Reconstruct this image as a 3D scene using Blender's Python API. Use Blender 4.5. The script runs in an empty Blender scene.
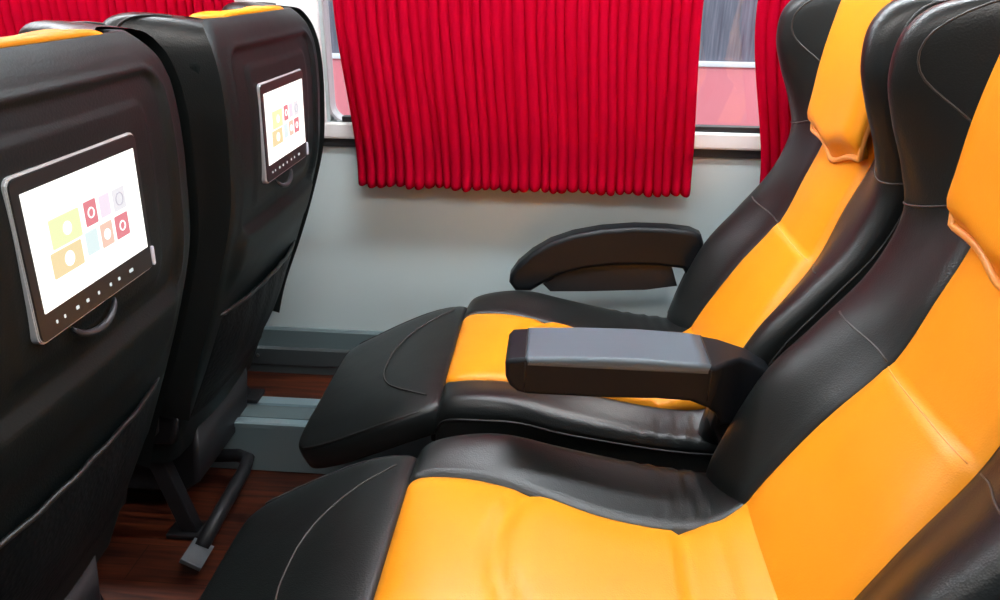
import bpy, bmesh, math, random
from mathutils import Vector, Matrix, noise
random.seed(7)
S = bpy.context.scene
COL = S.collection
PI = math.pi

# ------------------------------------------------------------------ materials
def mat(name, col, rough=0.5, metal=0.0, spec=0.5, bump=0.0, bscale=300.0, emit=None, estr=0.0, coat=0.0, var=0.0, vscale=4.0):
    m = bpy.data.materials.new(name); m.use_nodes = True
    nt = m.node_tree; b = nt.nodes['Principled BSDF']
    b.inputs['Base Color'].default_value = (*col, 1)
    b.inputs['Roughness'].default_value = rough
    b.inputs['Metallic'].default_value = metal
    b.inputs['Specular IOR Level'].default_value = spec
    b.inputs['Coat Weight'].default_value = coat
    tc = nt.nodes.new('ShaderNodeTexCoord')
    if emit:
        b.inputs['Emission Color'].default_value = (*emit, 1)
        b.inputs['Emission Strength'].default_value = estr
    if var > 0:
        n = nt.nodes.new('ShaderNodeTexNoise'); n.inputs['Scale'].default_value = vscale; n.inputs['Detail'].default_value = 5
        r = nt.nodes.new('ShaderNodeMapRange')
        r.inputs['From Min'].default_value = 0.3; r.inputs['From Max'].default_value = 0.7
        r.inputs['To Min'].default_value = 1 - var; r.inputs['To Max'].default_value = 1 + var
        mx = nt.nodes.new('ShaderNodeVectorMath'); mx.operation = 'SCALE'
        mx.inputs[0].default_value = col
        nt.links.new(tc.outputs['Object'], n.inputs['Vector'])
        nt.links.new(n.outputs['Fac'], r.inputs['Value'])
        nt.links.new(r.outputs['Result'], mx.inputs['Scale'])
        nt.links.new(mx.outputs['Vector'], b.inputs['Base Color'])
    if bump > 0:
        v = nt.nodes.new('ShaderNodeTexVoronoi'); v.inputs['Scale'].default_value = bscale
        n2 = nt.nodes.new('ShaderNodeTexNoise'); n2.inputs['Scale'].default_value = 14; n2.inputs['Detail'].default_value = 3
        ad = nt.nodes.new('ShaderNodeMath'); ad.operation = 'MULTIPLY_ADD'; ad.inputs[1].default_value = 0.25
        bp = nt.nodes.new('ShaderNodeBump'); bp.inputs['Strength'].default_value = bump; bp.inputs['Distance'].default_value = 0.004
        nt.links.new(tc.outputs['Object'], v.inputs['Vector']); nt.links.new(tc.outputs['Object'], n2.inputs['Vector'])
        nt.links.new(v.outputs['Distance'], ad.inputs[0]); nt.links.new(n2.outputs['Fac'], ad.inputs[2])
        nt.links.new(ad.outputs[0], bp.inputs['Height']); nt.links.new(bp.outputs['Normal'], b.inputs['Normal'])
    return m

ORANGE = (0.92, 0.325, 0.010)
M = {}
M['black_leather'] = mat('black_leather', (0.0095, 0.0115, 0.0115), 0.36, spec=0.55, bump=0.25, bscale=420)
M['orange_leather'] = mat('orange_leather', ORANGE, 0.40, spec=0.45, bump=0.16, bscale=420, var=0.03, vscale=6)
M['seam'] = mat('seam_piping', (0.012, 0.012, 0.012), 0.45)
M['seam_dark'] = mat('seam_thread', (0.05, 0.045, 0.042), 0.4)
M['seam_orange'] = mat('piping_and_fold_highlight', (0.95, 0.40, 0.09), 0.35)
M['shell'] = mat('shell_vinyl', (0.006, 0.010, 0.0105), 0.48, spec=0.2, bump=0.2, bscale=300)
M['plastic'] = mat('grey_black_plastic', (0.030, 0.033, 0.038), 0.36, spec=0.35, bump=0.05, bscale=500)
M['arm'] = mat('armrest_vinyl', (0.008, 0.010, 0.013), 0.5, spec=0.18, bump=0.08, bscale=500)
M['arm_pad'] = mat('armrest_pad_painted_sheen', (0.075, 0.108, 0.135), 0.42, spec=0.6, bump=0.04, bscale=500)  # top panel; its grey has the overhead sheen painted in
M['arm_black'] = mat('black_armrest_vinyl', (0.006, 0.008, 0.010), 0.38, spec=0.28, bump=0.05, bscale=500)
M['black_metal'] = mat('black_metal', (0.012, 0.012, 0.014), 0.45, metal=0.0, spec=0.4)
M['pedal'] = mat('grey_pedal', (0.09, 0.10, 0.11), 0.45, bump=0.2, bscale=120)
M['silver'] = mat('silver_frame', (0.62, 0.64, 0.66), 0.35, metal=0.35)
M['bezel'] = mat('black_gloss_bezel', (0.022, 0.023, 0.024), 0.30, spec=0.3)
M['net'] = mat('pocket_net', (0.004, 0.006, 0.007), 0.6, spec=0.2, bump=1.0, bscale=110)
M['wall'] = mat('wall_panel_paint', (0.55, 0.645, 0.655), 0.5, bump=0.03, bscale=200, var=0.03, vscale=2.5)
M['trim_mid'] = mat('grey_rubber_trim', (0.115, 0.16, 0.17), 0.5)
M['trim_dark'] = mat('dark_rubber_trim', (0.045, 0.056, 0.06), 0.5)
M['alu'] = mat('brushed_aluminium', (0.33, 0.46, 0.50), 0.34, metal=0.4)
M['alu_dark'] = mat('aluminium_groove', (0.12, 0.16, 0.18), 0.5, metal=0.4)
M['seal'] = mat('black_window_seal', (0.012, 0.011, 0.012), 0.5)
M['white'] = mat('white_sill_paint', (0.85, 0.84, 0.84), 0.4)
M['ceiling'] = mat('ceiling_panel', (0.75, 0.75, 0.74), 0.6)
M['frame_grey'] = mat('grey_window_frame', (.5, .5, .52), .4)
M['tinted'] = None
M['dark_panel'] = mat('dark_grey_lining', (.13, .135, .14), .7, var=.05)
M['rail'] = mat('curtain_rail', (0.5, 0.5, 0.5), 0.35, metal=0.8)
M['coach_red'] = mat('red_coach_paint', (0.80, 0.23, 0.27), 0.3, coat=0.4)
M['coach_trim'] = mat('white_coach_trim', (0.85, 0.85, 0.88), 0.4)
M['tyre'] = mat('tyre_rubber', (0.02, 0.02, 0.02), 0.8)
M['asphalt'] = mat('asphalt', (0.25, 0.25, 0.25), 0.9, bump=0.5, bscale=60, var=0.2, vscale=20)
M['lamp'] = mat('added_lamp_glow', (0.9, 0.9, 0.9), 0.5, emit=(1.0, 0.98, 0.95), estr=18.0)  # glow of the added ceiling lamps
M['lamp2'] = mat('added_strip_glow', (0.9, 0.9, 0.9), 0.5, emit=(0.88, 0.95, 1.0), estr=40.0)  # glow of the strips added under the unseen rack
M['screw'] = mat('steel_screw', (0.5, 0.52, 0.53), 0.3, metal=1)

def wood():
    m = bpy.data.materials.new('wood_vinyl_floor'); m.use_nodes = True
    nt = m.node_tree; b = nt.nodes['Principled BSDF']
    tc = nt.nodes.new('ShaderNodeTexCoord'); mp = nt.nodes.new('ShaderNodeMapping')
    mp.inputs['Scale'].default_value = (2.2, 34, 20)
    n = nt.nodes.new('ShaderNodeTexNoise'); n.inputs['Scale'].default_value = 2.2; n.inputs['Detail'].default_value = 8; n.inputs['Distortion'].default_value = 0.5
    cr = nt.nodes.new('ShaderNodeValToRGB')
    cr.color_ramp.elements[0].position = 0.33; cr.color_ramp.elements[0].color = (0.014, 0.004, 0.003, 1)
    cr.color_ramp.elements[1].position = 0.70; cr.color_ramp.elements[1].color = (0.13, 0.029, 0.011, 1)
    br = nt.nodes.new('ShaderNodeTexBrick'); br.inputs['Scale'].default_value = 1.0
    br.inputs['Brick Width'].default_value = 0.9; br.inputs['Row Height'].default_value = 0.11; br.inputs['Mortar Size'].default_value = 0.0016
    br.inputs['Color1'].default_value = (1, 1, 1, 1); br.inputs['Color2'].default_value = (0.8, 0.8, 0.8, 1); br.inputs['Mortar'].default_value = (0.25, 0.25, 0.25, 1)
    mx = nt.nodes.new('ShaderNodeMix'); mx.data_type = 'RGBA'; mx.blend_type = 'MULTIPLY'; mx.inputs[0].default_value = 1
    nt.links.new(tc.outputs['Object'], mp.inputs['Vector']); nt.links.new(mp.outputs['Vector'], n.inputs['Vector'])
    nt.links.new(n.outputs['Fac'], cr.inputs['Fac']); nt.links.new(tc.outputs['Object'], br.inputs['Vector'])
    nt.links.new(cr.outputs['Color'], mx.inputs[6]); nt.links.new(br.outputs['Color'], mx.inputs[7])
    nt.links.new(mx.outputs[2], b.inputs['Base Color'])
    b.inputs['Roughness'].default_value = 0.38
    return m
M['wood'] = wood()

def fabric(name, col, tcol, tfac):
    m = bpy.data.materials.new(name); m.use_nodes = True
    nt = m.node_tree; nt.nodes.clear()
    out = nt.nodes.new('ShaderNodeOutputMaterial'); d = nt.nodes.new('ShaderNodeBsdfDiffuse'); t = nt.nodes.new('ShaderNodeBsdfTranslucent')
    sh = nt.nodes.new('ShaderNodeBsdfSheen'); mx = nt.nodes.new('ShaderNodeMixShader'); mx2 = nt.nodes.new('ShaderNodeMixShader')
    sh.inputs['Color'].default_value = (*col, 1)
    tc = nt.nodes.new('ShaderNodeTexCoord'); n = nt.nodes.new('ShaderNodeTexNoise'); n.inputs['Scale'].default_value = 180; n.inputs['Detail'].default_value = 2
    bp = nt.nodes.new('ShaderNodeBump'); bp.inputs['Strength'].default_value = 0.35; bp.inputs['Distance'].default_value = 0.003
    nt.links.new(tc.outputs['Object'], n.inputs['Vector']); nt.links.new(n.outputs['Fac'], bp.inputs['Height'])
    nt.links.new(bp.outputs['Normal'], d.inputs['Normal'])
    d.inputs['Color'].default_value = (*col, 1); t.inputs['Color'].default_value = (*tcol, 1)
    mx.inputs[0].default_value = tfac
    nt.links.new(d.outputs[0], mx.inputs[1]); nt.links.new(t.outputs[0], mx.inputs[2])
    mx2.inputs[0].default_value = 0.02
    nt.links.new(mx.outputs[0], mx2.inputs[1]); nt.links.new(sh.outputs[0], mx2.inputs[2])
    nt.links.new(mx2.outputs[0], out.inputs['Surface'])
    return m
M['curtain'] = fabric('red_curtain_cloth', (0.43, 0.002, 0.022), (0.85, 0.006, 0.05), 0.32)

def glass(name='window_glass', tint=(0.93, 0.95, 0.96)):
    m = bpy.data.materials.new(name); m.use_nodes = True
    nt = m.node_tree; nt.nodes.clear()
    out = nt.nodes.new('ShaderNodeOutputMaterial'); t = nt.nodes.new('ShaderNodeBsdfTransparent'); g = nt.nodes.new('ShaderNodeBsdfGlossy')
    g.inputs['Roughness'].default_value = 0.02; t.inputs['Color'].default_value = (*tint, 1)
    mx = nt.nodes.new('ShaderNodeMixShader'); mx.inputs[0].default_value = 0.06
    nt.links.new(t.outputs[0], mx.inputs[1]); nt.links.new(g.outputs[0], mx.inputs[2]); nt.links.new(mx.outputs[0], out.inputs['Surface'])
    return m
M['glass'] = glass()
M['tinted'] = glass('tinted_window_glass', (.28, .31, .33))

def coach_glass():
    m = bpy.data.materials.new('glass_painted_reflections'); m.use_nodes = True
    nt = m.node_tree; b = nt.nodes['Principled BSDF']
    tc = nt.nodes.new('ShaderNodeTexCoord'); mp = nt.nodes.new('ShaderNodeMapping'); mp.inputs['Scale'].default_value = (60, 1, 3)  # stretched noise paints streaky reflections into the glass colour
    n = nt.nodes.new('ShaderNodeTexNoise'); n.inputs['Scale'].default_value = 1.0; n.inputs['Detail'].default_value = 4
    cr = nt.nodes.new('ShaderNodeValToRGB')
    cr.color_ramp.elements[0].position = 0.35; cr.color_ramp.elements[0].color = (0.12, 0.12, 0.16, 1)
    cr.color_ramp.elements[1].position = 0.7; cr.color_ramp.elements[1].color = (0.26, 0.26, 0.32, 1)
    nt.links.new(tc.outputs['Object'], mp.inputs['Vector']); nt.links.new(mp.outputs['Vector'], n.inputs['Vector'])
    nt.links.new(n.outputs['Fac'], cr.inputs['Fac']); nt.links.new(cr.outputs['Color'], b.inputs['Base Color'])
    b.inputs['Roughness'].default_value = 0.35
    return m
M['coach_glass'] = coach_glass()

# ------------------------------------------------------------------ helpers
def link(name, me, m, parent=None):
    o = bpy.data.objects.new(name, me); COL.objects.link(o)
    if m: me.materials.append(m)
    if parent: o.parent = parent
    return o

def pydata(name, V, F, m, parent=None, smooth=True, off=0.0):
    me = bpy.data.meshes.new(name)
    me.from_pydata([(v[0] - off, v[1], v[2]) for v in V], [], F); me.update()
    bm = bmesh.new(); bm.from_mesh(me)
    bmesh.ops.remove_doubles(bm, verts=bm.verts, dist=1e-6)
    bmesh.ops.recalc_face_normals(bm, faces=bm.faces)
    bm.to_mesh(me); bm.free()
    if smooth:
        for p in me.polygons: p.use_smooth = True
    return link(name, me, m, parent)

def sheet(name, P, m, parent=None, closed=False, cap=False, off=0.0, smooth=True):
    n = len(P); k = len(P[0]); V = [v for r in P for v in r]; F = []
    kk = k if closed else k - 1
    for i in range(n - 1):
        for j in range(kk):
            F.append((i*k+j, i*k+(j+1) % k, (i+1)*k+(j+1) % k, (i+1)*k+j))
    if cap:
        F.append(tuple(range(k))); F.append(tuple((n-1)*k+j for j in range(k)))
    return pydata(name, V, F, m, parent, smooth, off)

def tube_geo(pts, r, n=8, taper=None):
    V = []; F = []; pts = [Vector(p) for p in pts]; up = Vector((0, 0, 1))
    prev = None
    for i, p in enumerate(pts):
        d = (pts[min(i+1, len(pts)-1)] - pts[max(i-1, 0)]).normalized()
        a = prev if prev is not None else (d.cross(up) if abs(d.dot(up)) < 0.95 else d.cross(Vector((1, 0, 0))))
        a = (a - d*a.dot(d)).normalized(); b = d.cross(a); prev = a
        rr = r*(taper(i/(len(pts)-1)) if taper else 1)
        for k in range(n):
            t = 2*PI*k/n; V.append(p + (a*math.cos(t) + b*math.sin(t))*rr)
    for i in range(len(pts)-1):
        for k in range(n):
            F.append((i*n+k, i*n+(k+1) % n, (i+1)*n+(k+1) % n, (i+1)*n+k))
    F.append(tuple(range(n))); F.append(tuple((len(pts)-1)*n+k for k in range(n)))
    return V, F

def tube(name, pts, r, m, parent=None, n=8, off=0.0, taper=None):
    V, F = tube_geo(pts, r, n, taper); return pydata(name, V, F, m, parent, True, off)

def box_bm(bm, x0, x1, y0, y1, z0, z1):
    r = bmesh.ops.create_cube(bm, size=1)
    bmesh.ops.scale(bm, vec=(x1-x0, y1-y0, z1-z0), verts=r['verts'])
    bmesh.ops.translate(bm, vec=((x0+x1)/2, (y0+y1)/2, (z0+z1)/2), verts=r['verts'])
    return r['verts']

def boxes(name, L, m, parent=None, bev=0.0, off=0.0):
    bm = bmesh.new()
    for b in L: box_bm(bm, b[0]-off, b[1]-off, *b[2:])
    if bev: bmesh.ops.bevel(bm, geom=bm.edges[:], offset=bev, segments=2, affect='EDGES', profile=0.5)
    me = bpy.data.meshes.new(name); bm.to_mesh(me); bm.free()
    if bev:
        for p in me.polygons: p.use_smooth = True
    o = link(name, me, m, parent)
    return o

def prism_y(name, poly, y0, y1, m, parent=None, bev=0.0, off=0.0, seg=3):
    bm = bmesh.new()
    a = [bm.verts.new((x-off, y0, z)) for x, z in poly]; b = [bm.verts.new((x-off, y1, z)) for x, z in poly]
    n = len(poly)
    caps = [bm.faces.new(a), bm.faces.new(list(reversed(b)))]
    for i in range(n): bm.faces.new((a[i], b[i], b[(i+1) % n], a[(i+1) % n]))
    bmesh.ops.recalc_face_normals(bm, faces=bm.faces)
    if bev:
        es = set(e for f in caps for e in f.edges)
        bmesh.ops.bevel(bm, geom=list(es), offset=bev, segments=seg, affect='EDGES', profile=0.5)
    me = bpy.data.meshes.new(name); bm.to_mesh(me); bm.free()
    for p in me.polygons: p.use_smooth = True
    o = link(name, me, m, parent)
    md = o.modifiers.new('n', 'WEIGHTED_NORMAL'); md.keep_sharp = False
    return o

def cr(P, t):                                 # Catmull-Rom through a list of tuples, t in 0..len-1
    n = len(P); i = min(int(t), n-2); f = t - i
    p0 = P[max(i-1, 0)]; p1 = P[i]; p2 = P[i+1]; p3 = P[min(i+2, n-1)]
    return tuple(0.5*((2*b) + (-a+c)*f + (2*a-5*b+4*c-d)*f*f + (-a+3*b-3*c+d)*f**3) for a, b, c, d in zip(p0, p1, p2, p3))

def sm(x, a=0.0, b=1.0):
    x = max(0.0, min(1.0, (x-a)/(b-a))); return x*x*(3-2*x)

def empty(name, loc):
    o = bpy.data.objects.new(name, None); COL.objects.link(o); o.location = loc; o.empty_display_size = 0.1; return o

def tag(o, label, cat, group=None, kind=None):
    o['label'] = label; o['category'] = cat
    if group: o['group'] = group
    if kind: o['kind'] = kind
    return o

def structure(o): o['kind'] = 'structure'; return o

# ------------------------------------------------------------------ the seat
OX = 0.10
# rows: C (insert), W (wing ridge), R (rear), wi, wo
ROWS = [
 ((.335,.40),(.290,.41),(.475,.37),.155,.270),
 ((.330,.465),(.298,.475),(.500,.46),.150,.278),
 ((.408,.62),(.358,.63),(.556,.60),.138,.285),
 ((.483,.735),(.425,.725),(.602,.73),.122,.286),
 ((.520,.84),(.488,.815),(.630,.83),.118,.286),
 ((.548,.92),(.518,.905),(.640,.93),.122,.286),
 ((.560,.99),(.497,.975),(.643,1.0),.130,.285),
 ((.556,1.06),(.452,1.045),(.640,1.06),.138,.283),
 ((.550,1.12),(.432,1.10),(.630,1.105),.144,.278),
 ((.556,1.165),(.446,1.145),(.618,1.130),.146,.268),
 ((.578,1.185),(.492,1.168),(.610,1.142),.146,.255),
 ((.602,1.176),(.560,1.168),(.606,1.146),.142,.240),
]
FRONT_TOP = [
 ((.556,1.04),(.452,1.045),(.640,1.06),.138,.283),
 ((.552,1.09),(.428,1.10),(.630,1.105),.144,.278),
 ((.560,1.120),(.428,1.138),(.618,1.130),.146,.268),
 ((.582,1.134),(.470,1.156),(.610,1.142),.146,.255),
 ((.602,1.136),(.560,1.150),(.606,1.146),.142,.240)]
REAR_TOP = [
 ((.568,1.065),(.474,1.045),(.657,1.06),.136,.283),
 ((.580,1.14),(.456,1.105),(.664,1.115),.136,.280),
 ((.594,1.20),(.462,1.165),(.662,1.155),.134,.272),
 ((.618,1.226),(.508,1.202),(.656,1.175),.134,.258),
 ((.646,1.210),(.600,1.200),(.650,1.180),.130,.240)]
TOPZ = [0.0]
def set_top(rear):
    ROWS[6] = ((.560,.99),(.503,.975),(.647,1.0),.130,.285) if rear else ((.560,.99),(.497,.975),(.643,1.0),.130,.285)
    ROWS[7:] = REAR_TOP if rear else FRONT_TOP
    TOPZ[0] = .034 if rear else 0.0
def row(s):
    t = s*(len(ROWS)-1)
    C = cr([r[0] for r in ROWS], t); W = cr([r[1] for r in ROWS], t); Rr = cr([r[2] for r in ROWS], t)
    wi, wo = cr([(r[3], r[4]) for r in ROWS], t)
    return C, W, Rr, wi, wo
NS = 70

def back_point(s, r, side):
    """bolster front surface, r 0..1 from the seam to the outer edge"""
    C, W, Rr, wi, wo = row(s)
    k = sm(r, 0.0, 0.72)
    if r <= 0.72:
        x = C[0]+(W[0]-C[0])*k; z = C[1]+(W[1]-C[1])*k
        g = 0.006*math.exp(-(r/0.05)**2)
        y = wi + (wo-wi)*(0.80*r/0.72); x += g
    else:
        a = (r-0.72)/0.28*PI/2
        y = wi + (wo-wi)*(0.80+0.20*math.sin(a))
        d = 0.034*(1-math.cos(a)); dirx, dirz = Rr[0]-W[0], Rr[1]-W[1]; L = math.hypot(dirx, dirz) or 1
        d = min(d, L*0.6)
        x = W[0]+dirx/L*d; z = W[1]+dirz/L*d
    return Vector((x, side*y, z))

def make_backrest(root):
    # insert
    P = []
    for i in range(170):
        s = i/169; C, W, Rr, wi, wo = row(s); rw = []
        # normal in the XZ plane
        C2 = row(min(1, s+.01))[0]; C1 = row(max(0, s-.01))[0]
        tx, tz = C2[0]-C1[0], C2[1]-C1[1]; L = math.hypot(tx, tz); nx, nz = -tz/L, tx/L
        gz = 0.007*math.exp(-((C[1]-.737)/.004)**2)-(.009*sm(C[1], .60, .722) if C[1] < .734 else .009*sm(C[1], .737, .734))
        for j in range(25):
            u = -1+2*j/24
            ed = 1-abs(u)**6
            d = 0.010*(1-abs(u)**3)*sm(1-abs(s*2-1)**6) - 0.005*math.exp(-((1-abs(u))/.05)**2) - (gz if gz < 0 else gz)*ed
            if not TOPZ[0] and C[1] > 1.08: d -= .010*sm(abs(u), .7, 1)
            rw.append(Vector((C[0]+nx*d, u*wi, C[1]+nz*d)))
        P.append(rw)
    bc = sheet('backrest_cushion', P, M['orange_leather'], root, off=OX)
    i = min(range(20, 100), key=lambda k: abs(P[k][12].z-.740))
    tube('seam', [P[i][j]+Vector((.0002, 0, 0)) for j in range(1, 24)], .0012, M['seam_orange'], bc, 6, off=OX)  # pale thread paints the bright fold along the lumbar seam
    for side in (-1, 1):
        P = []
        for i in range(NS):
            s = i/(NS-1); C, W, Rr, wi, wo = row(s)
            rw = [Vector((min(C[0]+.03, max(C[0]+.002, Rr[0]-.014)), side*(wi-.004), C[1]-.01))]
            rw += [back_point(s, r/26, side) for r in range(27)]
            e = rw[-1]
            for q in range(1, 8):
                f = q/7; rw.append(Vector((e.x+(Rr[0]-.004-e.x)*f, side*(wo+.004*math.sin(f*PI)), e.z+(Rr[1]-e.z)*f)))
            P.append(rw)
        b = sheet('backrest_bolster', P, M['black_leather'], root, off=OX)
        # seams
        pts = [back_point(i/40, 1.0, side)+Vector((.006, side*.0012, 0)) for i in range(3, 39)]
        tube('seam', pts, .0024, M['seam'], b, 6, off=OX)
        s0 = 3/11
        pts = [back_point(s0+.035*(r/12), .04+.62*r/12, side)+Vector((-.0006, 0, 0)) for r in range(13)]
        tube('seam', pts, .0016, M['seam_dark'], b, 6, off=OX)
        s0 = 5.6/11
        pts = [back_point(s0-.03*math.sin(r/14*PI*.5), .05+.93*r/14, side)+Vector((-.0006, 0, 0)) for r in range(15)]
        tube('seam', pts, .0016, M['seam_dark'], b, 6, off=OX)
        pts = []
        for q in range(19):                     # oval head bolster panel
            a = q/18*PI; pts.append(back_point(.60+.34*q/18, .12+.42*math.sin(a), side)+Vector((-.0006, 0, 0)))
        tube('seam', pts, .0016, M['seam_dark'], b, 6, off=OX)

def make_headrest(root):
    NI, NJ = 46, 33; P = []; rim = []
    s0, s1 = 5.0/11, 1.0
    front = []; back = []
    for i in range(NI+1):
        rw = []
        for j in range(NJ):
            u = -1+2*j/(NJ-1)
            tong = .030*math.exp(-(u/.42)**2) - .004*abs(u)**3       # scalloped lower edge
            sb = s0+.010-tong*1.05
            s = sb+(s1-sb)*i/NI
            C, W, Rr, wi, wo = row(s)
            C2 = row(min(1, s+.01))[0]; C1 = row(max(0, s-.01))[0]
            tx, tz = C2[0]-C1[0], C2[1]-C1[1]; L = math.hypot(tx, tz); nx, nz = -tz/L, tx/L
            f = i/NI
            th = (.028+.016*sm(f, 0, .10)*(1-.9*sm(f, .60, .92)))*(1 if TOPZ[0] else 1-.55*sm(f, .55, .8))
            th *= 0.25+0.75*sm(min(1, i/3.0))
            ww = wi+.014
            th2 = th*(1-abs(u)**8*.6) + .014*abs(u)**2.2*(1-sm(f, .55, .9))
            rw.append(Vector((C[0]+nx*th2, u*ww, C[1]+nz*th2)))
        P.append(rw)
    h = sheet('headrest_pad', P, M['orange_leather'], root, off=OX)
    sd = h.modifiers.new('solid', 'SOLIDIFY'); sd.thickness = 0.012; sd.offset = 0
    # rolled rim of the lower edge
    pts = [P[0][j]+Vector((-.007, 0, -.001)) for j in range(NJ)]
    side_l = [P[i][0] for i in range(14, 2, -2)]; side_r = [P[i][-1] for i in range(3, 15, 2)]
    tube('piping', side_l+pts+side_r, .0055, M['seam_orange'], h, 8, off=OX)

SHELL = [(.606,1.146),(.618,1.130),(.630,1.105),(.640,1.06),(.643,1.0),(.640,.93),(.630,.83),(.602,.73),(.556,.60),(.500,.46),(.445,.335),(.405,.235)]
def shell_w(z):
    if z > 1.08: return .283 - .045*((z-1.08)/.066)**2.2
    if z < .45: return .27-.03*(.45-z)/.2
    return .285-.008*sm(z, .75, .45)
def rrect(y, z, hy, z0, z1, r):                # signed distance, negative inside
    cz = (z0+z1)/2; qx = abs(y)-hy+r; qz = abs(z-cz)-(z1-z0)/2+r
    return math.hypot(max(qx, 0), max(qz, 0))+min(max(qx, qz), 0)-r
def shell_d(y, z):
    d = 0
    a = rrect(y, z, .222, .762, 1.095, .035)
    d -= .006*sm(-a, -.003, .005)
    d -= .002*sm(-a, -.002, .012)*sm(z, .88, .77)
    d += .012*sm(z, .768, .745)*sm(z, .62, .70)*sm(.25-abs(y), 0, .05)
    b = rrect(y, z, .165, .800, 1.062, .02)
    d += .0035*sm(-b, -.003, .003)
    d += .003*math.exp(-((a-.006)/.005)**2)
    return d
def make_shell(root):
    NI, NJ = 110, 84; P = []
    for i in range(NI):
        t = (i/(NI-1))*(len(SHELL)-1); x, z = cr(SHELL, t)
        w = shell_w(z); up_z = TOPZ[0]*sm(z, 1.07, 1.146); rw = []
        cols = []
        for q in range(5): cols.append((-1, 1-q/5))
        for j in range(NJ): cols.append((0, -1+2*j/(NJ-1)))
        for q in range(1, 6): cols.append((1, q/5))
        for kind, v in cols:
            if kind == 0:
                y = v*(w-.004); e = w-abs(y)
                rnd = .026*(1-math.sqrt(max(0, 1-(1-min(1, e/.034))**2)))
                crown = -.010*(abs(v)**2)
                dd = shell_d(y, z) if .60 < z < 1.12 else 0
                rw.append(Vector((x+.002-rnd+crown+dd, y, z)))
            else:
                fw = .110-.06*sm(z, .7, .95)
                if z < .42: fw = .110-.05*sm(.42-z, 0, .15)
                rw.append(Vector((x-.034-(fw-.034)*v, kind*w, z)))
        sh_x = .044*sm(z, 1.0, 1.146) if TOPZ[0] else 0
        P.append([v+Vector((sh_x, 0, up_z)) for v in rw])
    top = P[0]; n = len(top)
    lid = [[Vector((v.x-dx*(1-.5*abs(v.y)/.24), v.y*(1-.02*k), v.z-dz)) for v in top] for k, (dx, dz) in enumerate(((.110, .060), (.075, .022), (.040, .006), (.014, .000)))]
    P = lid+P
    sh = sheet('back_shell', P, M['shell'], root, off=OX)
    # monitor ---------------------------------------------------------
    def at(y, z, dx=0):                         # plane of the monitor
        return Vector((.6395+(z-.93)*.03+dx, y, z))
    def slab(name, y0, y1, z0, z1, r, x0, x1, m, parent, bev=.0015):
        bm = bmesh.new(); pts = []
        for cy, cz, a0 in ((y1-r, z1-r, 0), (y0+r, z1-r, 90), (y0+r, z0+r, 180), (y1-r, z0+r, 270)):
            for k in range(5):
                a = math.radians(a0+k*22.5); pts.append((cy+r*math.cos(a), cz+r*math.sin(a)))
        A = [bm.verts.new(at(y, z, x0)-Vector((OX, 0, 0))) for y, z in pts]; B = [bm.verts.new(at(y, z, x1)-Vector((OX, 0, 0))) for y, z in pts]
        bm.faces.new(A); fb = bm.faces.new(list(reversed(B))); n = len(pts)
        for i in range(n): bm.faces.new((A[i], B[i], B[(i+1) % n], A[(i+1) % n]))
        bmesh.ops.recalc_face_normals(bm, faces=bm.faces)
        if bev: bmesh.ops.bevel(bm, geom=list(fb.edges), offset=bev, segments=2, affect='EDGES')
        me = bpy.data.meshes.new(name); bm.to_mesh(me); bm.free()
        return link(name, me, m, parent)
    mon = slab('monitor', -.139, .117, .838, 1.029, .012, -.022, .0020, M['silver'], root)
    slab('bezel', -.1365, .1145, .8405, 1.0265, .010, -.001, .0035, M['bezel'], mon, .0008)
    disp = slab('display', -.123, .104, .872, 1.009, .001, .001, .0041, M['display'], mon, 0)
    # home page tiles: u (left to right from behind, +y is right), v
    def tile(name, u0, u1, v0, v1, m, par=disp, r=.002, dx=.0046):
        y0 = -.123+.227*u0; y1 = -.123+.227*u1; z0 = .872+.137*v0; z1 = .872+.137*v1
        return slab(name, y0, y1, z0, z1, r, .0035, dx, m, par, 0)
    T = M['tiles']
    tile('app_tile', .15, .40, .46, .71, T['lime']); tile('app_tile', .445, .555, .50, .72, T['red'])
    tile('app_tile', .585, .685, .51, .71, T['lilac']); tile('app_tile', .715, .84, .50, .71, T['pale_grey'])
    tile('app_tile', .12, .375, .22, .44, T['amber']); tile('app_tile', .415, .525, .25, .46, T['pale_blue'])
    tile('app_tile', .555, .67, .24, .46, T['orange']); tile('app_tile', .70, .835, .24, .46, T['red'])
    # little glyphs in the tiles
    def disc(uc, vc, rr, m, ring=False):
        yc = -.123+.227*uc; zc = .872+.137*vc
        if ring:
            pts = [at(yc+rr*math.cos(a*PI/8), zc+rr*math.sin(a*PI/8), .0048) for a in range(17)]
            return tube('icon', pts, .0009, m, disp, 5, off=OX)
        return slab('icon', yc-rr, yc+rr, zc-rr, zc+rr, rr*.98, .0040, .0050, m, disp, 0)
    disc(.285, .585, .008, T['white']); disc(.26, .33, .009, T['white'])
    disc(.50, .61, .006, T['white'], True); disc(.778, .605, .008, T['dark_grey'], True)
    disc(.612, .35, .007, T['white']); disc(.768, .35, .006, T['white'], True)
    # slim control icons under the display
    for k, (yy, w) in enumerate(((-.106, .0014), (-.091, .0014), (-.066, .0028), (-.045, .0026), (-.021, .0018), (.006, .0020), (.026, .0022), (.056, .0045))):
        slab('control_icon', yy-w, yy+w, .8555-.0022, .8555+.0022, .001, .0030, .0041, M['icon_white'], mon, 0)
    slab('card_slot', .110, .1165, .842, .870, .003, .0, .006, M['clip'], mon, .0006)
    # curved pull below the screen
    pts = []
    for k in range(15):
        a = PI*(1.08+.84*k/14); pts.append(Vector((.632+.006*math.sin(k/14*PI), .004-.030+.048*math.cos(a), .838+.028*math.sin(a))))
    tube('pull_tab', pts, .005, M['plastic'], root, 8, off=OX, taper=lambda t: .4+.6*math.sin(t*PI)**.5)
    # net pocket -------------------------------------------------------
    P = []
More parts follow.
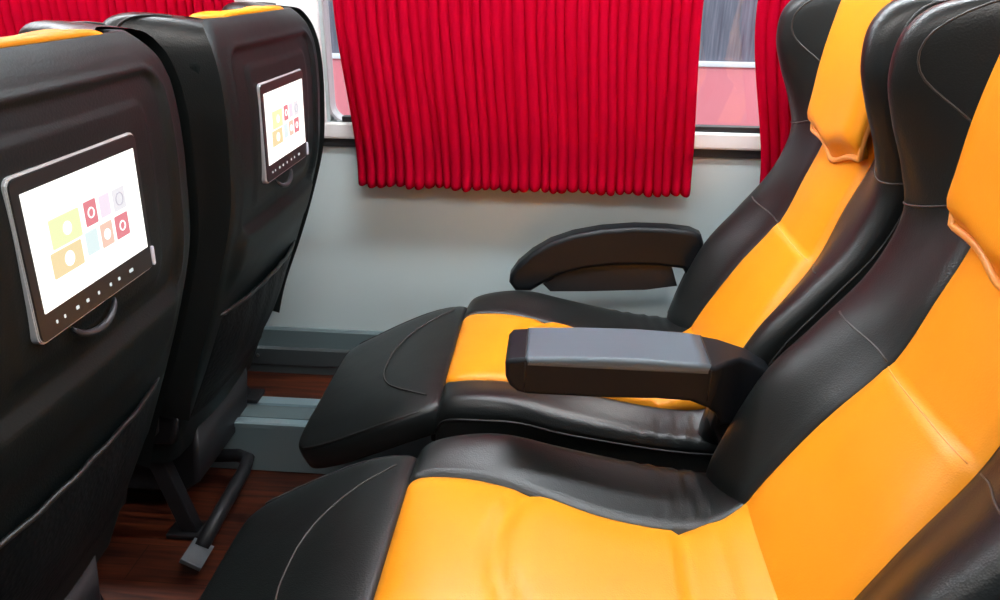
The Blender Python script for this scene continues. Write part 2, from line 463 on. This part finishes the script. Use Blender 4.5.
    for i in range(24):
        f = i/23; z = .590-.25*f; 
        t = 8+(.60-z)/.14 if z > .46 else 9+(.46-z)/.125
        x, zz = cr(SHELL, t); rw = []
        for j in range(33):
            v = -1+2*j/32; b = (1-abs(v)**4)*(.008+.016*math.sin(min(1, f*1.15)*PI*.8+.35))
            rip = .0012*math.sin(j*1.1)*(1-f)*(1-abs(v)**4)
            rw.append(Vector((x+.002+b-.010*v*v+rip, v*.225, zz)))
        P.append(rw)
    pk = sheet('net_pocket', P, M['net'], root, off=OX)
    sd = pk.modifiers.new('solid', 'SOLIDIFY'); sd.thickness = .003
    tube('pocket_rim', [p+Vector((.001, 0, .001)) for p in P[0]], .0045, M['black_leather'], pk, 8, off=OX)

# cushion rows: x, z centre, ridge z, outer edge z, wi, wo
CUSH = [
 (-.212,.415,.405,.380,.155,.240),
 (-.208,.452,.446,.415,.160,.255),
 (-.185,.472,.478,.445,.162,.268),
 (-.120,.479,.494,.456,.158,.280),
 (-.050,.477,.497,.457,.146,.284),
 ( .030,.469,.482,.440,.122,.285),
 ( .110,.458,.467,.428,.100,.285),
 ( .200,.449,.453,.416,.092,.284),
 ( .270,.447,.446,.410,.104,.282),
 ( .315,.453,.442,.408,.134,.280),
 ( .345,.466,.446,.415,.155,.278),
]
def crow(t): return cr(CUSH, t)
def near_wi(x): return .150+.012*sm(x, -.21, -.18)+.022*sm(x, 0, .28)
def cush_pt(t, r, side):
    x, zc, zr, zo, wi, wo = crow(t)
    if side < 0: wi = near_wi(x); zr -= .013*sm(x, -.16, .04)
    if r <= .6:
        k = sm(r, 0, .6); z = zc+(zr-zc)*k-.006*math.exp(-(r/.05)**2); y = wi+(wo-wi)*.72*r/.6
    else:
        a = (r-.6)/.4*PI/2; y = wi+(wo-wi)*(.72+.28*math.sin(a)); z = zo+(zr-zo)*math.cos(a)
    return Vector((x, side*y, z))
def make_cushion(root):
    N = 60; T = [i/(N-1)*(len(CUSH)-1) for i in range(N)]
    P = []
    for t in T:
        x, zc, zr, zo, wi, wo = crow(t); rw = []
        for j in range(29):
            u = -1+2*j/28; y = u*(wi if u > 0 else near_wi(x))
            d = .008*(1-abs(u)**3)*sm(x, -.21, -.12)-.005*math.exp(-((1-abs(u))/.05)**2)
            # dished sitting area with a rounded front edge
            xe = .005-.055*(1-(y/.16)**2)
            d -= .0105*math.exp(-((x-xe)/.011)**2)*sm(x, -.19, -.08)*sm((.15 if y > 0 else .17)-abs(y), 0, .03)
            d += .006*sm(x, xe, xe+.04)*sm(.30-x, 0, .05)
            # stitched-in roll where the cushion meets the backrest
            d -= .010*math.exp(-((x-.225)/.008)**2); d += .013*sm(x, .235, .275)
            rw.append(Vector((x, y, zc+d)))
        P.append([rw[0]+Vector((0, .001, -.03))]+rw+[rw[-1]+Vector((0, -.001, -.03))])
    sheet('seat_cushion', P, M['orange_leather'], root, off=OX)
    for side in (-1, 1):
        P = []
        for t in T:
            x, zc, zr, zo, wi, wo = crow(t)
            if side < 0: wi = near_wi(x)
            rw = [Vector((x+.001, side*(wi-.006), zc-.03))]+[cush_pt(t, r/22, side) for r in range(23)]
            for q in range(1, 8):
                f = q/7; zb = .345 if x > -.18 else .36
                rw.append(Vector((x, side*(wo+.004*math.sin(f*PI)-.012*sm(f, .6, 1)), zo+(zb-zo)*f)))
            # wrinkles near the back of the bolster
            wr = sm(x, .12, .2)*sm(.31-x, 0, .05)
            for v in rw[4:22]:
                v.z += .0022*wr*math.sin(x*190+v.y*30*side)
            P.append(rw)
        b = sheet('cushion_bolster', P, M['black_leather'], root, off=OX)
        pts = [cush_pt(t, 1.0, side)+Vector((0, side*.0015, -.002)) for t in T[4:-2]]
        tube('seam', pts, .0028, M['seam'], b, 6, off=OX)
    # black pan under the cushion
    prism_y('seat_pan', [(-.175,.36),(-.19,.40),(-.1,.43),(.2,.40),(.34,.39),(.44,.37),(.42,.30),(.30,.295),(-.12,.31)], -.262, .262, M['black_metal'], root, .01, off=OX)

def make_legrest(root):
    # flat padded board sloping forwards and down
    L = [(-.206,.462,.236),(-.232,.458,.252),(-.29,.438,.262),(-.36,.406,.262),(-.43,.371,.254),(-.488,.344,.236),(-.515,.330,.205)]
    N = 40; P = []
    th = .074
    for i in range(N):
        t = i/(N-1)*(len(L)-1); x, z, w = cr(L, t)
        tx, tz = -.295, -.13; LL = math.hypot(tx, tz); nx, nz = tz/LL, -tx/LL    # normal up-forward
        e0 = i/(N-1)
        k = math.sin(min(1, (1-e0)/.08)*PI/2)*(.35+.65*math.sin(min(1, e0/.05)*PI/2))
        hh = th/2*max(.05, k); cx, cz = x-nx*th/2, z-nz*th/2
        rw = []
        n = 40
        for q in range(n):
            a = 2*PI*q/n; ca, sa = math.cos(a), math.sin(a)
            pw = .30
            yy = w*math.copysign(abs(ca)**pw, ca); hz = hh*math.copysign(abs(sa)**pw, sa)
            yr = abs(yy)/w
            if sa > 0: hz += .005*(1-yr**4)*math.sin(e0*PI)
            rw.append(Vector((cx+nx*hz, yy, cz+nz*hz)))
        P.append(rw)
    lr = sheet('leg_rest', P, M['black_leather'], root, closed=True, cap=True, off=OX)
    def top(x, y):
        # height of the top face
        best = None
        for i in range(161):
            t = i/160*(len(L)-1); xx, z, w = cr(L, t)
            if best is None or abs(xx-x) < best[0]: best = (abs(xx-x), z, w)
        e0 = (x+.206)/(-.309)
        return best[1]+.006*(1-min(1, abs(y)/best[2])**4)*math.sin(max(0, min(1, e0))*PI)/.915
    pts = []
    for k in range(41):
        a = -1+2*k/40; y = a*.205; x = -.235-.125*(1-abs(a)**2.6)
        pts.append(Vector((x, y, top(x, y)+.0008)))
    tube('seam', pts, .0017, M['seam_dark'], lr, 6, off=OX)
    for side in (-1, 1):
        pts = []
        for k in range(24):
            x = -.235-.245*k/23
            t = [cr(L, q/160*6) for q in range(161)]; b = min(t, key=lambda p: abs(p[0]-x))
            pts.append(Vector((x-.006, side*(b[2]-.006), b[1]-.012)))
        tube('seam', pts, .0026, M['seam'], lr, 6, off=OX)
    for ya in (-.20, .17): boxes('leg_rest_arm', [(-.23,-.14,ya,ya+.03,.345,.37)], M['black_metal'], root, .004, off=OX)

def make_base(root, zfar):
    # side beams with splayed legs bolted down
    boxes('seat_beam', [(-.10,.40,-.20,-.16,.24,.30),(-.10,.40,.16,.20,.24,.30),(-.05,-.01,-.20,.20,.25,.29),(.30,.34,-.20,.20,.25,.29)], M['black_metal'], root, .004, off=OX)
    for side, zf in ((-1, 0.0), (1, zfar)):
        y0 = side*.18
        for (xa, xb) in ((-.04, -.09), (.32, .38)):
            poly = [(xa-.02,.25),(xa+.02,.25),(xb+.02,zf+.012),(xb-.02,zf+.012)]
            prism_y('leg', poly, y0-.016, y0+.016, M['black_metal'], root, .003, off=OX)
            boxes('foot_plate', [(xb-.05,xb+.05,y0-.03,y0+.03,zf+.0005,zf+.0125)], M['black_metal'], root, .002, off=OX)

def under_seat_dark_block(root):  # black block added to darken the space under the seat
    prism_y('under_seat_dark_block', [(-.06,.29),(.42,.29),(.40,.12),(.36,.09),(.02,.09),(-.03,.12)], -.155, .155, M['black_metal'], root, .012, off=OX)

def arm_middle(root, y0, y1):
    poly = [(-.030,.584),(-.048,.588),(-.061,.599),(-.068,.615),(-.069,.640),(-.062,.649),(-.030,.653),(.05,.657),(.15,.659),(.24,.656),(.29,.648),(.325,.632),(.350,.610),(.362,.580),(.362,.545),(.345,.515),(.315,.505),(.296,.520),(.284,.552),(.266,.574),(.235,.586),(.18,.587),(.10,.584),(.0,.584)]
    poly = [(x+.03*sm(x, .28, .36), z) for x, z in poly]
    a = prism_y('armrest', poly, y0, y1, M['arm'], root, .009, off=OX, seg=4)
    bm = bmesh.new(); bm.from_mesh(a.data)
    for xc in (.268, .322):
        bmesh.ops.bisect_plane(bm, geom=bm.verts[:]+bm.edges[:]+bm.faces[:], plane_co=(xc-OX, 0, 0), plane_no=(1, 0, 0))
    for v in bm.verts:
        if v.co.y < (y0+y1)/2: v.co.y += .062*max(0, min(1, (v.co.x+OX-.268)/.054))
    for f in bm.faces:
        if f.calc_area() > .0012 and abs(f.normal.y) > .5: f.smooth = False
    bm.to_mesh(a.data); bm.free()
    tp = [(-.036,.636),(-.036,.6532),(-.03,.6538),(.05,.6578),(.15,.6598),(.24,.6568),(.262,.6537),(.262,.636)]
    prism_y('armrest_pad', tp, y0-.0012, y1+.0012, M['arm_pad'], a, .0085, off=OX, seg=4)
    ym = .0006
    for xx, zt in ((-.036, .6525), (.262, .6535)):
        pts = [(xx,y0-ym,.590),(xx,y0-ym,zt-.009),(xx,y0+.009,zt+.0006),(xx,y1-.009,zt+.0006),(xx,y1+ym,zt-.009),(xx,y1+ym,.590)]
        tube('seam', pts, .0013, M['seam'], a, 6, off=OX)
    prism_y('armrest_pivot', [(.30,.56),(.35,.56),(.40,.50),(.43,.42),(.42,.36),(.36,.36),(.33,.42),(.29,.50)], y1-.056, y1-.012, M['black_metal'], a, .01, off=OX)

def arm_window(root, y0, y1):
    top = [(-.106,.500),(-.104,.520),(-.085,.550),(-.05,.583),(-.005,.613),(.05,.635),(.12,.651),(.20,.660),(.28,.660),(.335,.655),(.360,.645),(.368,.625)]
    bot = [(.372,.56),(.372,.48),(.372,.42),(.34,.39),(.305,.42),(.318,.47),(.338,.535),(.325,.555),(.26,.562),(.16,.558),(.08,.545),(.02,.525),(-.02,.500),(-.05,.478),(-.09,.478)]
    a = prism_y('armrest', top+bot, y0, y1, M['arm_black'], root, .013, off=OX, seg=4)
    prism_y('side_panel', [(-.02,.49),(.03,.526),(.10,.546),(.20,.556),(.30,.556),(.32,.50),(.24,.485),(.1,.475),(.0,.47)], y0+.028, y1-.018, M['plastic'], a, .003, off=OX)

def em(name, col, s):
    m = bpy.data.materials.new(name); m.use_nodes = True; b = m.node_tree.nodes['Principled BSDF']
    b.inputs['Base Color'].default_value = (0.02, 0.02, 0.02, 1); b.inputs['Roughness'].default_value = 0.2
    b.inputs['Emission Color'].default_value = (*col, 1); b.inputs['Emission Strength'].default_value = s
    return m
M['display'] = em('display_white', (1.0, 0.98, 0.93), 1.15)
M['tiles'] = {'lime': em('tile_lime', (.86, .90, .50), .74), 'red': em('tile_red', (.80, .25, .29), .70), 'lilac': em('tile_lilac', (.93, .80, .92), .70),
 'pale_grey': em('tile_pale_grey', (.86, .84, .88), .70), 'amber': em('tile_amber', (.92, .74, .42), .70), 'pale_blue': em('tile_pale_blue', (.78, .92, .92), .70),
 'orange': em('tile_orange', (.93, .62, .50), .70), 'white': em('glyph_white', (1, 1, .97), 1.1), 'dark_grey': em('glyph_grey', (.5, .48, .55), .8)}
M['icon_white'] = em('control_icon_white', (.8, .9, .9), .6)
M['clip'] = mat('glossy_pale_clip', (.7, .72, .8), .2)

def make_seat(rear, zfar):
    set_top(rear)
    root = empty('coach_seat', (OX, 0, 0))
    make_backrest(root); make_headrest(root); make_shell(root); make_cushion(root); make_legrest(root); make_base(root, zfar); under_seat_dark_block(root)
    return root
def copy_tree(o, parent=None):
    c = o.copy(); COL.objects.link(c); c.parent = parent
    for ch in list(o.children): copy_tree(ch, c)
    return c

P_ROW = 1.2
YN, YF = 0.85, 1.50
aisle = make_seat(True, 0.0)
tag(aisle, 'orange and black leather coach seat nearest the camera, on the aisle in the right row', 'coach seat', 'orange and black coach seats')
front_aisle = make_seat(False, 0.0)
def raise_legs(root):                        # the window side legs stand on the raised platform
    for ch in list(root.children):
        nm = ch.name.split('.')[0]
        if nm in ('leg', 'foot_plate'):
            ys = [v.co.y for v in ch.data.vertices]
            if sum(ys)/len(ys) > 0:
                me = ch.data.copy(); ch.data = me
                for v in me.vertices:
                    if nm == 'foot_plate' or v.co.z < .15: v.co.z += .154
window_seat = copy_tree(aisle); front_window = copy_tree(front_aisle)
raise_legs(window_seat); raise_legs(front_window)
tag(window_seat, 'orange and black leather coach seat beside the window wall in the right row', 'coach seat', 'orange and black coach seats')
tag(front_aisle, 'coach seat seen from behind at far left edge, large monitor with white display', 'coach seat', 'orange and black coach seats')
tag(front_window, 'coach seat seen from behind beside the window wall, with small tilted monitor', 'coach seat', 'orange and black coach seats')
aisle.location = (OX-.012, YN-.002, 0); window_seat.location = (OX, YF-.008, 0)
front_aisle.location = (OX-P_ROW, YN, 0); front_window.location = (OX-P_ROW, YF+.052, 0)
for r in (window_seat, front_window):
    arm_middle(r, -.400, -.280); arm_window(r, .290, .345)
# folding foot pedal behind the front window seat
ped = prism_y('foot_pedal', [(.428,.052),(.470,.030),(.476,.040),(.434,.062)], -.335, -.265, M['pedal'], front_window, .002, off=OX)
tube('pedal_arm', [(.36,.02,.075),(.42,.02,.080),(.452,.005,.082),(.460,-.04,.080),(.456,-.17,.064),(.452,-.28,.046)], .017, M['black_metal'], ped, 10, off=OX)

# ------------------------------------------------------------------ room
YW = 1.90; X0, X1 = -2.6, 2.2; YR = -1.0; ZC = 2.05
structure(boxes('floor', [(X0, X1, YR, 1.622, -.05, 0.0)], M['wood']))
structure(boxes('floor_raised', [(X0, X1, 1.745, YW, -.05, .149)], M['wood']))
def prof_x(name, poly, x0, x1, m, parent=None):
    V = [(x0, y, z) for y, z in poly]+[(x1, y, z) for y, z in poly]; n = len(poly)
    F = [tuple(range(n)), tuple(reversed(range(n, 2*n)))]+[(i, n+i, n+(i+1) % n, (i+1) % n) for i in range(n)]
    return pydata(name, V, F, m, parent, smooth=False)
st = prof_x('trim_1', [(1.622,-.02),(1.622,.004),(1.616,.004),(1.616,.135),(1.612,.138),(1.612,.150),(1.616,.154),(1.634,.154),(1.638,.151),(1.645,.147),(1.710,.147),(1.712,.153),(1.745,.153),(1.745,-.02)], X0, X1, M['alu'])
structure(st)
structure(boxes('trim_8', [(X0, X1, 1.647, 1.706, .1472, .1500)], M['trim_mid'], bev=.001))
structure(prof_x('trim_2', [(1.885,.149),(1.885,.172),(1.882,.178),(1.882,.226),(1.888,.232),(1.9,.232),(1.9,.149)], X0, X1, M['trim_dark']))
structure(prof_x('trim_3', [(1.889,.232),(1.889,.284),(1.894,.290),(1.9,.290),(1.9,.232)], X0, X1, M['trim_mid']))
bm = bmesh.new()
for k in range(9):
    r = bmesh.ops.create_cone(bm, segments=12, radius1=.005, radius2=.004, depth=.004, cap_ends=True)
    bmesh.ops.rotate(bm, cent=(0,0,0), matrix=Matrix.Rotation(PI/2, 3, 'X'), verts=r['verts'])
    bmesh.ops.translate(bm, vec=(X0+.27+.5*k, 1.8805, .205), verts=r['verts'])
me = bpy.data.meshes.new('trim_screws'); bm.to_mesh(me); bm.free()
o = link('trim_4', me, M['screw']); structure(o)

# window wall: openings with rounded corners
ZB, ZT = .872, 1.62
OPEN = [(-2.35, -.79), (-.572, 1.75)]
def wall_cells(name, y0, y1, opens, m, zb=ZB, zt=ZT):
    L = [(X0, X1, y0, y1, -.05, zb), (X0, X1, y0, y1, zt, ZC)]
    xs = [X0]+[v for o in opens for v in o]+[X1]
    for i in range(0, len(xs), 2): L.append((xs[i], xs[i+1], y0, y1, zb, zt))
    return boxes(name, L, m)
structure(wall_cells('wall_left', YW, YW+.05, OPEN, M['wall']))
def ring(name, xa, xb, za, zb, r, w, y0, y1, m, parent=None):
    def loop(d, rr):
        pts = []
        for cx, cz, a0 in ((xb-r, zb-r, 0), (xa+r, zb-r, 90), (xa+r, za+r, 180), (xb-r, za+r, 270)):
            for k in range(9):
                a = math.radians(a0+k*11.25); pts.append((cx+(rr)*math.cos(a), cz+(rr)*math.sin(a)))
        return pts
    inn = loop(0, r-w if r > w else .002); out = loop(0, r)
    n = len(out); V = []
    for yy in (y0, y1):
        V += [(x, yy, z) for x, z in out]; V += [(x, yy, z) for x, z in inn]
    F = []
    for i in range(n):
        j = (i+1) % n
        F += [(i, j, n+j, n+i), (2*n+i, 2*n+j, 3*n+j, 3*n+i), (i, j, 2*n+j, 2*n+i), (n+i, n+j, 3*n+j, 3*n+i)]
    return pydata(name, V, F, m, parent, smooth=False)
for k, (xa, xb) in enumerate(OPEN):
    w = structure(ring('window_%d' % (k+1), xa-.004, xb+.004, ZB-.004, ZT+.004, .045, .007, YW+.002, YW+.048, M['frame_grey']))
    boxes('bottom_seal', [(xa+.03, xb-.03, YW+.001, YW+.026, ZB, ZB+.014)], M['seal'], w, .002)
    g = boxes('window_pane', [(xa, xb, YW+.028, YW+.034, ZB, ZT)], M['glass'], w)
# white sill and pillar facing, black gasket line
structure(prof_x('trim_5', [(1.888,.833),(1.886,.838),(1.886,.868),(1.889,.872),(1.9,.872),(1.9,.833)], X0, X1, M['white']))
structure(prof_x('trim_6', [(1.892,.812),(1.892,.833),(1.9,.833),(1.9,.812)], X0, X1, M['seal']))
structure(boxes('trim_7', [(-.785, -.578, 1.884, YW, .8725, ZT)], M['white'], bev=.004))
# far side of the aisle: wall with open window band letting the daylight in
OPR = [(-2.35, -.95), (-.80, .65), (.80, 2.0)]
structure(wall_cells('wall_right', YR-.05, YR, OPR, M['dark_panel'], .80, 1.70))
for k, (xa, xb) in enumerate(OPR):
    w = structure(ring('window_%d' % (k+3), xa-.004, xb+.004, .796, 1.704, .045, .018, YR-.048, YR-.002, M['seal']))
    boxes('window_pane', [(xa, xb, YR-.034, YR-.028, .80, 1.70)], M['tinted'], w)
structure(boxes('ceiling', [(X0, X1, YR-.05, YW+.05, ZC, ZC+.04)], M['ceiling']))
structure(boxes('wall_front', [(X0-.04, X0, YR-.05, YW+.05, -.05, ZC)], M['dark_panel']))
structure(boxes('wall_back', [(X1, X1+.04, YR-.05, YW+.05, -.05, ZC)], M['dark_panel']))

# ------------------------------------------------------------------ curtains
def curtain(name, xa, xb, zb, zt, pitch, label, ta=0, tb=0, y=1.862, amp=.013, seed=0):
    rnd = random.Random(seed); n = int((xb-xa)/pitch); cols = []
    phase = [rnd.uniform(.85, 1.15) for _ in range(n)]; tot = sum(phase); edge = [0]
    for p in phase: edge.append(edge[-1]+p/tot)
    K = 8; P = []; NZ = 44
    am = [rnd.uniform(.7, 1.25) for _ in range(n)]
    for i in range(NZ+1):
        f = i/NZ; z = zb+(zt-zb)*(f**1.25); rw = []
        for p in range(n):
            for q in range(K):
                u = edge[p]+(edge[p+1]-edge[p])*q/K
                c = abs(math.sin(q/K*PI))**.75
                a = amp*am[p]*(1+.5*math.exp(-(f/.12)))
                roll = .010*math.exp(-((f-.03)/.035)**2)
                sw = .003*math.sin(p*.9+f*3+seed)+.0015*math.sin(p*2.3+f*7)
                tp = 1-sm(z, zb, zb+.45); xl = xa+ta*tp; xr = xb+tb*tp
                x = xl+(xr-xl)*u+.0015*math.sin(f*9+p*1.7)
                yy = y-a*c-roll*c+sw
                zz = z-(.004*c+.003*math.sin(p*1.3))*math.exp(-f/.04)
                rw.append(Vector((x, yy, zz)))
        rw.append(Vector((xb+tb*(1-sm(z, zb, zb+.45)), y, z)))
        P.append(rw)
    o = sheet(name, P, M['curtain'])
    sd = o.modifiers.new('solid', 'SOLIDIFY'); sd.thickness = .004; sd.offset = 0
    tag(o, label, 'curtain', 'pleated red window curtains')
    return o
curtain('curtain', -.530, .314, .728, 1.66, .0235, 'wide pleated red curtain hanging in the middle over the window', ta=.032, tb=.018, seed=1)
curtain('curtain', -2.35, -.770, .722, 1.66, .0235, 'pleated red curtain at top left, behind the seats with monitors', seed=2)
curtain('curtain', .436, 1.35, .722, 1.66, .0235, 'dark red curtain at right, behind the window seat backrest', ta=.065, seed=3)
rl = tube('curtain_rail', [(-2.5, 1.862, 1.675), (1.9, 1.862, 1.675)], .009, M['rail'])
tag(rl, 'metal rail above the windows carrying the red curtains', 'curtain rail')
for x in (-2.45, -.68, .4, 1.85):
    boxes('rail_bracket', [(x-.01, x+.01, 1.868, 1.899, 1.667, 1.683)], M['rail'], rl)

# ------------------------------------------------------------------ outside
nb = empty('parked_coach', (0, 4.6, -.9))
tag(nb, 'red coach with grey tinted windows parked outside, seen through the window gaps', 'coach')
def rel(L): return [(a, b, c-4.6, d-4.6, e+.9, f+.9) for a, b, c, d, e, f in L]
boxes('body', rel([(-6, 6, 4.6, 7.0, -.55, .745)]), M['coach_red'], nb, .03)
boxes('window_band', rel([(-5.95, 5.95, 4.62, 6.95, .745, 1.95)]), M['coach_glass'], nb, .02)
boxes('trim_strip', rel([(-6, 6, 4.585, 4.62, .735, .765)]), M['coach_trim'], nb, .004)
boxes('roof', rel([(-6, 6, 4.6, 7.0, 1.95, 2.15)]), M['coach_red'], nb, .04)
for x in (-3.8, 3.6):
    for yy in (4.75, 6.8):
        bm = bmesh.new(); r = bmesh.ops.create_cone(bm, segments=28, radius1=.45, radius2=.45, depth=.26, cap_ends=True)
        bmesh.ops.rotate(bm, cent=(0,0,0), matrix=Matrix.Rotation(PI/2, 3, 'X'), verts=r['verts'])
        bmesh.ops.translate(bm, vec=(x, yy-4.6, .45), verts=r['verts'])
        bmesh.ops.bevel(bm, geom=bm.edges[:], offset=.02, segments=2, affect='EDGES')
        me = bpy.data.meshes.new('wheel'); bm.to_mesh(me); bm.free(); link('wheel', me, M['tyre'], nb)
structure(boxes('ground', [(-30, 30, -30, 30, -1.0, -.9)], M['asphalt']))

# ------------------------------------------------------------------ added lamps, out of view
def lamp(x, y, label):  # unseen ceiling lamps, added as interior light sources
    b = boxes('added_ceiling_lamp', [(-.62, .62, -.09, .09, -.02, 0)], M['white'], None, .004)
    b.location = (x, y, ZC-.001)
    boxes('added_glow_panel', [(-.60, .60, -.075, .075, -.032, -.018)], M['lamp'], b, .004)
    tag(b, label, 'ceiling lamp', 'unseen ceiling lamps added along the aisle')
LAMP_XY = [(-1.6, .1), (.2, .1), (1.5, .1)]
lamp(-1.5, .25, 'added long white lamp on the unseen ceiling over the aisle, front one')
lamp(.1, .25, 'added long white lamp on the unseen ceiling over the aisle, middle one')
lamp(1.5, .25, 'added long white lamp on the unseen ceiling over the aisle, rear one')

# unseen rack over the seats, added to carry light strips for seat sheen
rack = empty('added_light_rack', (0, 1.9, 1.76))
tag(rack, 'unseen luggage rack shelf with lamp strips, added to light the seats from above', 'luggage rack')
prof_x('shelf', [(y-1.9, z-1.76) for y, z in [(1.32,1.80),(1.30,1.84),(1.32,1.90),(1.36,1.92),(1.37,1.85),(1.86,1.80),(1.895,1.80),(1.895,1.76),(1.40,1.765)]], X0+.02, X1-.02, M['ceiling'], rack)
for x in (-1.5, .05, 1.5):
    b = boxes('added_lamp_strip', [(-.66, .66, -.055, .055, -.018, 0)], M['white'], rack, .004)
    b.location = (x, -.38, .0025)
    boxes('added_glow_panel', [(-.64, .64, -.045, .045, -.026, -.015)], M['lamp2'], b, .003)

# ------------------------------------------------------------------ daylight
w = bpy.data.worlds.new('World'); S.world = w; w.use_nodes = True
bg = w.node_tree.nodes['Background']; bg.inputs['Color'].default_value = (0.90, 0.95, 1.0, 1); bg.inputs['Strength'].default_value = 2.0
sun = bpy.data.lights.new('sun', 'SUN'); sun.energy = 1.5; sun.angle = math.radians(12); sun.color = (1, .97, .92)
so = bpy.data.objects.new('sun', sun); COL.objects.link(so); so.rotation_euler = (math.radians(-38), math.radians(25), 0)

# ------------------------------------------------------------------ camera
F, PITCH, YAW, ROLL, H = 760., 23.5, 4.1, 0.8, 1.23
p, y, r = map(math.radians, (PITCH, YAW, ROLL))
fw = Vector((-math.sin(y)*math.cos(p), math.cos(y)*math.cos(p), -math.sin(p)))
rt = Vector((math.cos(y), math.sin(y), 0)); up = rt.cross(fw)
rt2 = rt*math.cos(r)+up*math.sin(r); up2 = -rt*math.sin(r)+up*math.cos(r)
cam = bpy.data.cameras.new('camera'); co = bpy.data.objects.new('camera', cam); COL.objects.link(co)
cam.sensor_width = 36; cam.lens = F/1000*36; cam.clip_start = .02
co.matrix_world = Matrix(((rt2.x, up2.x, -fw.x, 0), (rt2.y, up2.y, -fw.y, 0), (rt2.z, up2.z, -fw.z, H), (0, 0, 0, 1)))
S.camera = co
S.view_settings.view_transform = 'Standard'; S.view_settings.look = 'None'; S.view_settings.exposure = 0.55; S.view_settings.gamma = 1.0
S.view_settings.use_curve_mapping = False
